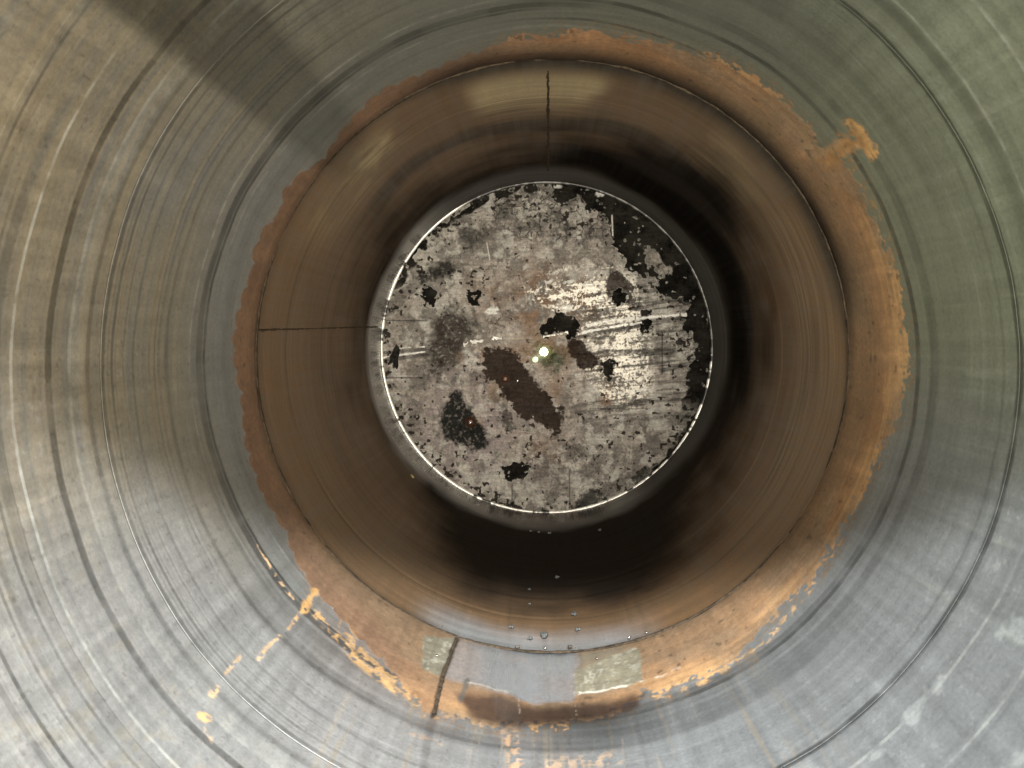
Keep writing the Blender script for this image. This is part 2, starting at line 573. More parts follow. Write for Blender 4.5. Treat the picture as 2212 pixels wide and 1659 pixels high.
    m = patchm([(985, 1500), (1080, 1500), (1150, 1528), (1300, 1516), (1392, 1498), (1375, 1532), (1300, 1556), (1200, 1566), (1090, 1570), (1020, 1553)], 13)
    c = mix(c, (.055, .031, .022), m * .88)
    m = patchm([(1060, 1500), (1120, 1505), (1120, 1560), (1080, 1560)], 10)
    c = mix(c, (.10, .085, .075), m * .3)
    shade_lobe = blob(px, py, 1210, 1548, 190, 42, -.05) * .62 + blob(px, py, 1290, 1585, 120, 30, -.15) * .35  # dark lobe of shade at bottom centre, painted into the wall colour
    c = c * (1 - np.clip(shade_lobe * (.7 + .6 * n_big), 0, .8))[..., None]
    pale = patchm([(913, 1374), (984, 1379), (953, 1462), (911, 1446)])
    c = mix(c, (.185, .165, .118), pale)
    m = patchm([(1241, 1447), (1290, 1427), (1370, 1398), (1382, 1405), (1390, 1472), (1300, 1492), (1239, 1501)])
    c = mix(c, (.215, .190, .132), m)
    wn_ = sstep(.54, .66, fbm(ct * 60, st * 60, z * 50, 3, 141))
    c = mix(c, (.36, .345, .27), (m + pale) * wn_ * .55)
    c *= (1 + (m + pale) * ((n_hi - .5) * .5 + (n_ring - .5) * .5))[..., None]
    m2 = patchm([(1245, 1414), (1320, 1400), (1370, 1393), (1300, 1424), (1245, 1444)], 6)
    c = mix(c, (.17, .15, .11), m2 * .8)
    slick = patchm([(984, 1378), (1071, 1400), (1145, 1405), (1248, 1408), (1250, 1436), (1240, 1453), (1240, 1502), (1232, 1513), (1145, 1520), (1096, 1495), (1016, 1478), (958, 1466)], 7)
    slick = slick * (.45 + .55 * np.exp(-(((px - 1150) / 105) ** 4))) * (.72 + .5 * sstep(.3, .6, n_mid))
    slick = np.clip(slick, 0, 1)
    c = mix(c, np.array([.31, .316, .328], np.float32), slick) * (1 + (slick > .02) * (n_hi - .5) * .25)[..., None]
    rough = rough * (1 - slick) + .27 * slick
    metal = metal * (1 - slick) + .5 * slick
    off -= slick * .0008
    m = sstep(.34, .5, n_fin) * (1 - sstep(1.0, 3, dist_line(qx, qy, [(1239, 1500), (1300, 1492), (1390, 1473), (1440, 1456), (1470, 1442)])))
    c = mix(c, (.66, .62, .52), m * (.85 - .6 * sstep(1380, 1460, px)))
    m = (1 - sstep(1, 3, dist_line(qx, qy, [(1010, 1474), (1060, 1484), (1100, 1494)])))
    c = mix(c, (.55, .50, .42), m * .7)
    m = (1 - sstep(1, 2.4, dist_line(px, py, [(1240, 1450), (1240, 1500)])))
    c = mix(c, (.40, .40, .38), m * sstep(.35, .6, n_hi) * .6)
    # chalk figures, half rubbed away
    for st_ in ([(1280, 1447), (1274, 1454), (1275, 1463), (1282, 1464), (1285, 1457), (1277, 1455)],
                [(1290, 1448), (1300, 1446), (1294, 1462)], [(1264, 1461), (1266, 1476)]):
        m = (1 - sstep(.8, 2.6, dist_line(px, py, st_))) * sstep(.35, .5, n_fin)
        c = mix(c, (.42, .40, .33), m * .6)

    # stained joint running out of the ring weld
    for (pl, hw, a) in (([(985, 1383), (955, 1465), (935, 1548)], 6, .75), ([(935, 1548), (922, 1610), (915, 1659)], 10, .30)):
        m = (1 - sstep(hw * .5, hw * 1.4, dist_line(qx, qy, pl)))
        c = c * (1 - a * m)[..., None]
    m = (1 - sstep(3, 8, dist_line(qx, qy, [(1010, 1470), (1000, 1500), (995, 1512)]))) * .7
    c = mix(c, (.10, .10, .09), m)
    # thin pale scratches running towards the mouth
    for (x0, y0, x1, y1) in ((1038, 1562, 1032, 1625), (1085, 1570, 1080, 1659), (1010, 1560, 1005, 1640), (1152, 1595, 1155, 1650),
                             (1344, 1598, 1350, 1659), (1240, 1500, 1246, 1545), (948, 1570, 945, 1625), (1120, 1500, 1122, 1540)):
        m = (1 - sstep(.8, 2.4, dist_line(px, py, [(x0, y0), (x1, y1)])))
        c = mix(c, (.38, .31, .24), m * sstep(.35, .6, n_hi) * .4)

    # ---- far course beyond the ring weld: brown mill skin with painted shade and reflections, under soot
    far = sstep(ZW - .004, ZW + .004, z)
    fc = np.broadcast_to(np.array([.168, .100, .050], np.float32), shape + (3,)).copy()
    fc = mix(fc, (.46, .36, .20), angw(th, 90, 42, 30) * sstep(505, 575, r + (n_ring - .5) * 40) * (1 - sstep(585, 640, r + (n_ring - .5) * 30)) * sstep(.35, .55, n_big))
    fc = mix(fc, (.20, .11, .05), angw(th, 330, 40, 30) * sstep(.38, .6, n_r))
    fc = mix(fc, (.18, .115, .065), angw(th, 180, 45, 30) * sstep(.40, .6, n_r) * .8)
    fc = mix(fc, (.27, .19, .105), angw(th, -2, 22, 22) * sstep(520, 560, r) * sstep(.3, .6, n_ring))  # pale tan reflection on the right, painted in the colour
    fc = mix(fc, (.235, .138, .070), (1 - .7 * angw(th, 268, 24, 20)) * sstep(520, 640, r + (n_big - .5) * 90) * (.35 + .5 * angw(th, 345, 65, 40)) * (1 - angw(th, 92, 40, 25)))
    fl = angw(th, 267, 13, 15) * sstep(575, 640, r + (n_big - .5) * 60)
    fc = fc * .92
    fc = mix(fc, (.37, .38, .39), fl)  # pale floor sheen above the ring weld, painted in the colour
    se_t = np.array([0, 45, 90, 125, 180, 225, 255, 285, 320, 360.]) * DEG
    se_r = np.array([478, 545, 475, 455, 415, 425, 575, 580, 470, 478.])  # reaches farther on the floor: unlit stretch painted in with the soot
    soot_shade_edge = np.interp(th % (2 * math.pi), se_t, se_r) + (n_big - .5) * 120 + (n_r - .5) * 60
    soot_shade = (1 - sstep(soot_shade_edge - 70, soot_shade_edge + 70, r))
    fc = mix(fc, (.020, .0165, .013), soot_shade * .96)
    plate_glow = (1 - sstep(374, 398, r + (n_big - .5) * 20 + (n_mid - .5) * 8))
    cl = plate_glow * (.22 + .78 * angw(th, 215, 70, 25))
    fc = mix(fc, (.42, .41, .39), cl)  # strip lit by the plate nearby, painted as pale smooth metal
    fc = mix(fc, (.05, .03, .022), plate_glow * angw(th, 270, 16, 10) * .8)
    bk = (1 - sstep(14, 30, np.abs(r - 420 + (n_big - .5) * 40))) * angw(th, 40, 42, 22)
    fc = fc * (1 - .75 * bk)[..., None]
    tb = (1 - sstep(10, 26, np.abs(r - 490 + (n_big - .5) * 50))) * angw(th, 88, 45, 20)
    fc = fc * (1 - .6 * tb)[..., None]
    fc *= (.72 + .56 * n_ring)[..., None]
    fc *= (.85 + .30 * n_mid)[..., None]
    for (rr, hw, s, a, w) in LINES:
        if rr < 670:
            m = (1 - sstep(hw * .5, hw * 1.3, np.abs(r - rr))) * angw(th, a, w, 15)
            fc *= np.clip(1 + s * 1.6 * m, .3, 1.7)[..., None]
    c = mix(c, fc, far)
    frough = .42 + .12 * (n_mid - .5) - .12 * fl + .30 * soot_shade
    frough = frough * (1 - cl) + .26 * cl
    rough = rough * (1 - far) + frough * far
    metal = metal * (1 - far) + (.10 * (1 - soot_shade) + .40 * fl + .5 * cl).clip(0, .8) * far

    gloss = .5 * (1 - far * (.35 + .60 * soot_shade * (1 - cl)) * (1 - fl)) * (1 - .5 * rust * (1 - far))

    # dark skirts either side of the ring weld
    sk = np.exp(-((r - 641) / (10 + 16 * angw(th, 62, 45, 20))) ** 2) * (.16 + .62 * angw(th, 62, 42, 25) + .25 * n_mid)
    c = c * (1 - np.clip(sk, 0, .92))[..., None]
    # soft unevenness of the rolled plate
    off += (n_big - .5) * .006 + (fbm(ct * 5, st * 5, z * 2.4, 2, 151) - .5) * .002
    rgba = np.concatenate([np.clip(c, .004, .9), np.clip(rough, .15, .9)[..., None]], -1)
    return rgba, np.clip(metal, 0, 1), off, gloss


NT = 1500
TH = (np.arange(NT) / NT * 2 * math.pi).astype(np.float32)


def shell_course(z_in, name, label):
    z_in = np.asarray(z_in, np.float32)
    nz = len(z_in)
    T, Z = np.meshgrid(TH, z_in, indexing='ij')
    rgba, metal, off, gloss = wall_finish(T, Z)
    rad = (R - off)
    n_out = 4
    prof = nz + n_out
    V_ = np.zeros((NT, prof, 3), np.float32)
    C_ = np.full((NT, prof, 4), .5, np.float32); C_[..., :3] = (.16, .09, .05); C_[..., 3] = .7
    M_ = np.zeros((NT, prof), np.float32)
    G_ = np.full((NT, prof), .3, np.float32)
    G_[:, :nz] = gloss
    V_[:, :nz, 0] = rad * np.cos(T); V_[:, :nz, 1] = Z * R; V_[:, :nz, 2] = rad * np.sin(T)
    C_[:, :nz] = rgba; M_[:, :nz] = metal
    zo = np.linspace(z_in[-1], z_in[0], n_out)
    To, Zo = np.meshgrid(TH, zo, indexing='ij')
    V_[:, nz:, 0] = (R + .012) * np.cos(To); V_[:, nz:, 1] = Zo * R; V_[:, nz:, 2] = (R + .012) * np.sin(To)
    i = np.arange(NT)[:, None]; j = np.arange(prof)[None, :]
    i2 = (i + 1) % NT; j2 = (j + 1) % prof
    q = np.stack([i * prof + j, i * prof + j2, i2 * prof + j2, i2 * prof + j], -1).reshape(-1, 4)
    me = np_mesh(name, V_.reshape(-1, 3), q, C_.reshape(-1, 4), {'metal': M_.reshape(-1), 'gloss': G_.reshape(-1)})
    return link(name, me, M_WALL, drum, label)


zs_mouth = np.concatenate([np.linspace(ZM, 1.02, 14), F / np.linspace(F / 1.03, 993.8, 330)])
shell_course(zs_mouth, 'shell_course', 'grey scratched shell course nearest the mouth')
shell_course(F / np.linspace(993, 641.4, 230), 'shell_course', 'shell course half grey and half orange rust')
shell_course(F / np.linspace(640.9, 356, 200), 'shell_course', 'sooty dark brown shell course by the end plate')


# ------------------------------------------------------------------ weld beads on the shell
def bead(name, pts, normals, half, height, mat, parent, closed=False, seed=0, lump=.35, label=None, seg=7):
    """a lumpy half-round bead along pts; normals point off the surface"""
    n = len(pts)
    vs = []
    r_ = np.random.default_rng(seed)
    k1 = r_.normal(0, 1, n)
    ker = np.ones(3) / 3
    k1 = np.convolve(np.concatenate([k1[-2:], k1, k1[:2]]), ker, 'same')[2:-2]
    k2 = np.convolve(np.concatenate([r_.normal(0, 1, n + 8)]), np.ones(5) / 5, 'same')[4:-4]
    for i, (p, nn) in enumerate(zip(pts, normals)):
        a = pts[(i + 1) % n] if (closed or i < n - 1) else pts[i]
        b = pts[i - 1] if (closed or i > 0) else pts[i]
        t = (a - b).normalized()
        s = t.cross(nn).normalized()
        h = half * max(.35, 1 + lump * k1[i])
        hh = height * max(.3, 1 + lump * k2[i] * 1.4)
        for j in range(seg):
            u = math.pi * j / (seg - 1)
            vs.append(p + s * (math.cos(u) * h + half * .35 * k2[i]) + nn * (math.sin(u) * hh - .0008))
    qs = []
    for i in range(n if closed else n - 1):
        i2 = (i + 1) % n
        for j in range(seg - 1):
            qs.append((i * seg + j, i * seg + j + 1, i2 * seg + j + 1, i2 * seg + j))
    me = np_mesh(name, np.array([v[:] for v in vs], np.float32), np.array(qs, np.int32))
    return link(name, me, mat, parent, label)


def ring_pts(z, n, rad=R):
    ps, ns = [], []
    for i in range(n):
        a = 2 * math.pi * i / n
        ps.append(Vector((rad * math.cos(a), z * R, rad * math.sin(a))))
        ns.append(Vector((-math.cos(a), 0, -math.sin(a))))
    return ps, ns


ps, ns = ring_pts(ZW, 520, R - .001)
bead('ring_weld', ps, ns, .0036, .0018, M_SHELLWELD, drum, True, 3, .55, 'lumpy dark ring weld between two shell courses')


def wall_path(pts, n, lift=.001):
    ps, ns = [], []
    tz = [wall_at(*p) for p in pts]
    for i in range(n):
        u = i / (n - 1) * (len(tz) - 1)
        k = min(int(u), len(tz) - 2); f = u - k
        th = tz[k][0] * (1 - f) + tz[k + 1][0] * f
        z = tz[k][1] * (1 - f) + tz[k + 1][1] * f
        ps.append(Vector(((R - lift) * math.cos(th), z * R, (R - lift) * math.sin(th))))
        ns.append(Vector((-math.cos(th), 0, -math.sin(th))))
    return ps, ns


for path, n, sd, hw, lab in (([(1184, 150), (1184, 368)], 200, 5, .0028, 'dark seam weld along the top of the sooty course'),
                             ([(555, 713), (815, 706)], 200, 6, .0016, 'thin seam weld along the left of the sooty course'),
                             ([(984, 1384), (955, 1465), (937, 1545)], 90, 7, .0030, 'dark seam weld crossing the floor below the ring weld')):
    ps, ns = wall_path(path, n, .0015)
    bead('seam_weld', ps, ns, hw, .0016, M_SHELLWELD, drum, False, sd, .35, lab)

# ------------------------------------------------------------------ the end plate
PC = (1181.0, 751.0)
NG = 820
gx = np.linspace(PC[0] - 366, PC[0] + 366, NG).astype(np.float32)
gy = np.linspace(PC[1] - 366, PC[1] + 366, NG).astype(np.float32)
X, Y = np.meshgrid(gx, gy, indexing='ij')


def C(*p):
    return [(x * .5127 + 768, y * .5127 + 329) for x, y in p]


w1 = fbm(X / 26, Y / 26, 0.0, 4, 201); w2 = fbm(X / 26, Y / 26, 9.0, 4, 211)
WX = X + (w1 - .5) * 15 + (fbm(X / 6, Y / 6, 3.0, 3, 221) - .5) * 11
WY = Y + (w2 - .5) * 15 + (fbm(X / 6, Y / 6, 7.0, 3, 231) - .5) * 11
BLACK = [
    C((985, 150), (1040, 165), (1100, 160), (1180, 200), (1260, 240), (1340, 310), (1400, 390), (1350, 370), (1290, 370), (1220, 400), (1160, 380), (1095, 350), (1080, 300), (1050, 240), (1000, 230), (970, 190)),
    C((1385, 470), (1400, 440), (1440, 460), (1480, 540), (1490, 610), (1440, 630), (1380, 600), (1300, 590), (1275, 540), (1330, 512)),
    C((1100, 370), (1160, 370), (1205, 410), (1215, 480), (1270, 520), (1230, 525), (1180, 500), (1150, 480), (1130, 430)),
    C((820, 95), (980, 110), (1100, 130), (1100, 160), (980, 150), (900, 190), (870, 215), (845, 195), (850, 150), (820, 130)),
    C((1390, 690), (1440, 650), (1500, 680), (1520, 740), (1505, 790), (1430, 760), (1400, 730)),
    C((1430, 905), (1500, 890), (1512, 950), (1480, 1000), (1420, 970)),
    C((790, 740), (820, 705), (870, 695), (910, 710), (930, 740), (920, 775), (890, 770), (880, 745), (830, 750), (810, 775)),
    C((1050, 890), (1090, 900), (1080, 935), (1055, 930)),
    C((1100, 590), (1130, 600), (1120, 625), (1095, 620)),
    C((620, 1345), (680, 1315), (715, 1330), (690, 1360), (640, 1380)),
    C((1210, 675), (1238, 680), (1225, 705), (1238, 735), (1212, 735), (1218, 705)),
    C((300, 575), (332, 590), (325, 640), (300, 630)),
    C((480, 590), (515, 600), (505, 632), (475, 628)),
    C((1470, 760), (1500, 770), (1520, 860), (1510, 900), (1490, 830)),
]
DARK = [   # (polygon, colour, strength, softness)
    (C((530, 850), (600, 825), (680, 850), (690, 890), (740, 930), (790, 1000), (840, 1070), (875, 1100), (870, 1150), (840, 1172), (780, 1150), (700, 1110), (660, 1070), (640, 1020), (560, 960), (520, 900)), (.040, .028, .021), .97, 3),
    (C((900, 770), (960, 790), (1000, 830), (1025, 880), (1000, 890), (960, 908), (930, 870), (905, 825)), (.032, .020, .014), .95, 3),
    (C((400, 1030), (450, 1020), (470, 1080), (500, 1130), (560, 1190), (540, 1240), (480, 1255), (410, 1215), (370, 1150), (370, 1080)), (.020, .021, .018), .98, 7),
    (C((340, 700), (400, 650), (500, 690), (490, 760), (450, 820), (400, 900), (340, 940), (300, 900), (310, 800)), (.042, .034, .027), .88, 15),
    (C((280, 490), (400, 450), (430, 490), (400, 512), (330, 540), (300, 565), (262, 530)), (.028, .027, .024), .92, 8),
    (C((1060, 555), (1090, 510), (1150, 530), (1170, 600), (1150, 650), (1110, 580), (1060, 590)), (.045, .034, .027), .92, 3),
    (C((930, 1490), (1000, 1430), (1025, 1450), (990, 1505), (915, 1512)), (.03, .03, .027), .85, 5),
    (C((1180, 1370), (1240, 1345), (1255, 1390), (1200, 1405)), (.03, .03, .027), .85, 6),
    (C((470, 330), (540, 330), (540, 380), (480, 400), (440, 370)), (.07, .068, .06), .7, 12),
    (C((600, 240), (650, 220), (660, 270), (610, 280)), (.07, .068, .06), .6, 12),
    (C((740, 290), (850, 260), (880, 300), (780, 330)), (.08, .075, .066), .5, 14),
    (C((880, 1240), (970, 1240), (970, 1280), (900, 1290)), (.07, .06, .052), .6, 9),
    (C((780, 800), (850, 830), (870, 900), (840, 920), (770, 890)), (.040, .060, .028), .8, 14),
    (C((620, 1090), (650, 1100), (655, 1160), (625, 1140)), (.05, .042, .034), .7, 5),
    (C((740, 1320), (860, 1320), (880, 1420), (760, 1420)), (.11, .09, .08), .4, 22),
]
rr_ = np.hypot(X - PC[0], Y - PC[1])
aa_ = np.arctan2(-(Y - PC[1]), X - PC[0])
XR = .82 * X - .57 * Y; YR = .57 * X + .82 * Y
p_mid = fbm(XR / 14, YR / 14, 21.0, 4, 241)
p_fin = fbm(XR / 4.5, YR / 4.5, 31.0, 3, 251)
p_big = fbm(XR / 70, YR / 70, 41.0, 4, 261)
slope = .119
U = X - slope * Y; Vv = Y + slope * (X - PC[0])
p_str = fbm(U / 80, Vv / 6.5, 51.0, 4, 271, .6)
p_brush = fbm(U / 7, Vv / 30, 61.0, 3, 281)

coat = np.broadcast_to(np.array([.37, .345, .30], np.float32), X.shape + (3,)).copy()
coat = mix(coat, (.27, .235, .20), sstep(.42, .62, p_big) * .8)
coat = mix(coat, (.15, .135, .115), sstep(.47, .66, p_mid) * .75)
dirt = fbm(XR / 34, YR / 30, 71.0, 5, 292, .62)
coat = mix(coat, (.105, .092, .078), sstep(.50, .60, dirt) * .72)
dirt2 = fbm(XR / 12, YR / 14, 73.0, 4, 293, .65)
coat = mix(coat, (.075, .066, .056), sstep(.54, .66, dirt2) * .60)
wisp = fbm(X / 5 + (p_big - .5) * 8, Y / 22, 74.0, 4, 294, .6)
coat *= (.78 + .44 * wisp)[..., None]
coat = mix(coat, (.47, .45, .40), sstep(.56, .72, fbm(X / 22, Y / 22, 77.0, 4, 291)) * .6)
lowerleft = blob(X, Y, *C((480, 1150))[0], 170, 130)
coat = mix(coat, (.235, .185, .185), lowerleft * .6 * sstep(.35, .6, p_mid))
for (x, y, rx, ry, a) in ((760, 640, 90, 160, .8), (860, 820, 130, 90, .6), (960, 620, 70, 120, .6), (700, 850, 90, 60, .6), (600, 1000, 70, 60, .55),
                          (1060, 1040, 30, 60, .8), (770, 1250, 90, 80, .35), (560, 600, 90, 90, .35), (840, 1000, 90, 90, .5), (500, 1150, 30, 40, .6), (480, 850, 90, 40, .6)):
    q = C((x, y))[0]
    b = blob(X, Y, q[0], q[1], rx * .5127, ry * .5127)
    coat = mix(coat, (.155, .092, .052), np.clip(b * a * sstep(.30, .56, fbm(X / 18, Y / 18, x * .1, 4, 301)) * 1.5, 0, .92))
p_dot = fbm(X / 2.2, Y / 2.4, 35.0, 2, 255)
coat *= (.82 + .36 * p_dot)[..., None]
coat *= (.70 + .60 * p_mid)[..., None]
coat *= (.76 + .48 * p_fin)[..., None]
p_rough = np.full(X.shape, .58, np.float32)
p_metal = np.full(X.shape, .03, np.float32)
p_gloss = np.full(X.shape, .25, np.float32)
# scraped metal right of centre, with its glare painted pale
br = sstep(-14, 10, sdf_poly(WX, WY, C((720, 560), (880, 480), (1080, 470), (1180, 540), (1230, 690), (1250, 820), (1240, 1000), (1190, 1075), (1100, 1080), (1030, 1010), (950, 900), (940, 760), (740, 620))))
core = np.clip(blob(X, Y, *C((1140, 890))[0], 62, 105) + .9 * blob(X, Y, *C((960, 590))[0], 110, 42, -.1) + .7 * blob(X, Y, *C((1120, 650))[0], 60, 40), 0, 1)
brs = br * sstep(.50, .62, p_str * .48 + (1 - dirt2) * .20 + (1 - dirt) * .20 + core * .15 + (p_fin - .5) * .5 + (p_dot - .5) * .3)
coat = mix(coat, (.70, .66, .57), brs * .9)
p_metal = np.maximum(p_metal, brs * (.20 + .18 * core))
p_rough = p_rough * (1 - brs) + (.56 - .08 * core) * brs
p_gloss += .1 * brs
right_half = sstep(PC[0] + 20, PC[0] + 120, X) * sstep(40, 100, Vv - 560) * (1 - sstep(900, 960, Vv))
st_l = sstep(.58, .68, p_str) * right_half
coat = mix(coat, (.52, .50, .46), st_l * .4)
coat *= (1 - .6 * sstep(.54, .66, 1 - p_str) * right_half)[..., None]

height = np.full(X.shape, .0016, np.float32) + (p_mid - .5) * .0016 + (p_fin - .5) * .0006
# cracked skin
vor_n = 260
vx = rng.uniform(PC[0] - 330, PC[0] + 330, 900).astype(np.float32); vy = rng.uniform(PC[1] - 330, PC[1] + 330, 900).astype(np.float32)
CELL = 24.0
def voronoi_edge(x, y, cell, seed):
    xi = np.floor(x / cell); yi = np.floor(y / cell)
    d1 = np.full(x.shape, 1e9, np.float32); d2 = d1.copy()
    for a in (-1, 0, 1):
        for b in (-1, 0, 1):
            cx, cy = xi + a, yi + b
            with np.errstate(over='ignore'):
                hx = _hash(cx.astype(np.int64) + 5000, cy.astype(np.int64) + 5000, np.zeros(x.shape, np.int64), seed)
                hy = _hash(cx.astype(np.int64) + 5000, cy.astype(np.int64) + 5000, np.zeros(x.shape, np.int64), seed + 3)
            d = np.hypot(x - (cx + hx) * cell, y - (cy + hy) * cell)
            d2 = np.where(d < d1, d1, np.minimum(d2, d)); d1 = np.minimum(d, d1)
    return d2 - d1
ve1 = voronoi_edge(WX, WY, 17.0, 5)
ve2 = voronoi_edge(WX, WY, 34.0, 9)
zone1 = np.clip(blob(X, Y, *C((860, 260))[0], 150, 65) + blob(X, Y, *C((700, 150))[0], 130, 28) + .8 * blob(X, Y, *C((1420, 800))[0], 40, 80), 0, 1)
zone2 = np.clip(blob(X, Y, *C((820, 1260))[0], 65, 45) + .7 * blob(X, Y, *C((620, 680))[0], 60, 45) + .5 * blob(X, Y, *C((1120, 700))[0], 80, 80), 0, 1)
cr1 = (1 - sstep(.8, 3.0, ve1)) * sstep(.30, .55, zone1 * (.5 + p_big)) * sstep(.35, .5, p_mid)
cr2 = (1 - sstep(.8, 2.6, ve2)) * sstep(.30, .5, zone2)
coat = mix(coat, (.022, .020, .017), cr1 * .9)
coat = mix(coat, (.085, .055, .038), cr2 * .75)
height -= (cr1 + cr2 * .6) * .0012
# flaked-off spots, many sizes
dens = (.03 + .34 * sstep(300, 350, rr_) + .16 * zone1 + .30 * blob(X, Y, *C((1330, 560))[0], 90, 90) + .28 * blob(X, Y, *C((1420, 900))[0], 50, 130)
        + .16 * blob(X, Y, *C((560, 1220))[0], 150, 80) + .14 * blob(X, Y, *C((420, 560))[0], 110, 90) + .12 * blob(X, Y, *C((1230, 1150))[0], 120, 130)
        + .2 * blob(X, Y, *C((1050, 230))[0], 120, 60) + .05)
spk = fbm(X / 8.5, Y / 8.5, 91.0, 3, 311)
spots_m = sstep(.0, .035, spk - (.80 - .42 * dens))
coat = mix(coat, (.020, .017, .014), spots_m * .95)
height -= spots_m * .0012
for pts, colr, a, soft in DARK:
    m = sstep(-soft, soft, sdf_poly(WX, WY, pts) + 3 + (dirt2 - .5) * 30 + (p_fin - .5) * 10 + (p_big - .5) * 16) * a
    m = m * (1 - .35 * sstep(.55, .75, p_fin) * (soft > 6)) if soft > 6 else m
    tex = (.30 + .5 * p_mid + .8 * (p_fin - .2) * p_dot)[..., None]
    coat = coat * (1 - m[..., None]) + np.asarray(colr, np.float32) * tex * m[..., None]
    height -= m * .0014
    p_metal *= (1 - m)
    p_gloss *= (1 - .92 * m)
    p_rough = p_rough * (1 - m) + .62 * m
bl = np.zeros(X.shape, np.float32)
for pts in BLACK:
    bl = np.maximum(bl, sstep(-1.3, 1.3, sdf_poly(WX, WY, pts) + 7 + (dirt2 - .5) * 26))
rimb = sstep(314, 320, rr_ + (p_mid - .5) * 34 + (p_big - .5) * 20) * angw(aa_, 25, 42, 14)
rimt = sstep(336, 345, rr_ + (p_mid - .5) * 34) * angw(aa_, 105, 50, 10) * sstep(.42, .48, p_mid)
rimr = sstep(343, 350, rr_ + (p_mid - .5) * 26) * angw(aa_, -22, 26, 8)
bl = np.clip(np.maximum.reduce([bl, rimb, rimt, rimr]), 0, 1)
isl = sstep(.74, .77, fbm(X / 10, Y / 10, 111.0, 3, 321))
bl = bl * (1 - isl * .9)
blk = np.array([.0085, .0078, .0064], np.float32) * (.4 + 1.9 * sstep(.40, .70, dirt) + 1.2 * p_fin * p_dot)[..., None]
coat = coat * (1 - bl[..., None] * .985) + blk * bl[..., None]
height -= bl * .0034
p_metal *= (1 - bl)
p_gloss *= (1 - .95 * bl)
p_gloss *= (1 - .9 * spots_m)
p_rough = p_rough * (1 - bl) + .70 * bl
# raised lips of the peeling skin, their highlight painted in
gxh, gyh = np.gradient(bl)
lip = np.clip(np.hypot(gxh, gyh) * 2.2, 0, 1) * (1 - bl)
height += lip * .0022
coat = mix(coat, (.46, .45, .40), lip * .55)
# fine scribed lines
for pts, hw, a in ((C((110, 708), (300, 710)), 1.3, .65), (C((110, 950), (280, 950)), 1.4, .65), (C((660, 1400), (660, 1505)), 1.4, .6),
                   (C((902, 1340), (902, 1500)), 1.4, .55), (C((1292, 760), (1292, 930)), 1.4, .7), (C((1290, 970), (1430, 965)), 1.2, .4), (C((990, 1080), (1240, 1080)), 1.3, .4)):
    m = 1 - sstep(hw * .5, hw * 1.7, dist_line(X, Y, pts))
    coat *= (1 - a * m)[..., None]
for pts, hw, a in ((C((1081, 265), (1084, 350)), 1.2, .9), (C((553, 380), (566, 455)), .9, .6), (C((800, 540), (806, 575)), .9, .7), (C((690, 510), (720, 600)), .9, .2)):
    m = 1 - sstep(hw * .6, hw * 1.8, dist_line(X, Y, pts))
    coat = mix(coat, (.66, .64, .58), m * a)
for (x, y, rx, ry) in ((905, 545, 22, 8), (890, 658, 16, 14), (850, 145, 18, 10), (1035, 172, 18, 9), (815, 545, 18, 6), (575, 668, 22, 16), (975, 560, 22, 7)):
    q = C((x, y))[0]
    m = sstep(.35, .75, blob(WX, WY, q[0], q[1], rx * .5127 * 1.4, ry * .5127 * 1.4))
    coat = mix(coat, (.66, .65, .60), m * .85)
    height += m * .0015

for pts in (C((112, 878), (298, 853)), C((112, 846), (296, 829)), C((935, 780), (1210, 730)), C((965, 744), (1400, 695))):
    m = 1 - sstep(2.0, 5.0, dist_line(X, Y, pts))
    coat *= (1 - .55 * m)[..., None]  # shadow lines beside the seam beads, painted into the coat
    p_metal *= (1 - m)
# holes drilled through
HOLES = [(1175.0, 760.0, 8.2), (1156.0, 777.0, 6.4)]
hole = np.zeros(X.shape, bool)
for hx, hy, hr in HOLES:
    hole |= np.hypot(X - hx, Y - hy) < hr
s_pl = ZP * R / F
VXp = (X - VX) * s_pl - SX * R
VZp = -(Y - VY) * s_pl + SY * R
front = np.stack([VXp, ZP * R - height, VZp], -1)
idx = np.arange(NG * NG).reshape(NG, NG)
cell_ok = (rr_ < 364)
ok = cell_ok[:-1, :-1] & cell_ok[1:, :-1] & cell_ok[:-1, 1:] & cell_ok[1:, 1:]
ok &= ~(hole[:-1, :-1] | hole[1:, :-1] | hole[:-1, 1:] | hole[1:, 1:])
q = np.stack([idx[:-1, :-1][ok], idx[1:, :-1][ok], idx[1:, 1:][ok], idx[:-1, 1:][ok]], -1)
rgba = np.concatenate([np.clip(coat, .004, .85), np.clip(p_rough, .15, .9)[..., None]], -1)
used = np.unique(q)
remap = np.full(NG * NG, -1, np.int64); remap[used] = np.arange(len(used))
fv = front.reshape(-1, 3)[used]; fcx = rgba.reshape(-1, 4)[used]; fm = p_metal.reshape(-1)[used]
q = remap[q][:, ::-1]
plate = link('end_plate', np_mesh('end_plate', fv, q, fcx, {'metal': fm, 'gloss': p_gloss.reshape(-1)[used]}), M_PLATE, drum, 'grey end plate with flaking skin and black bare patches')

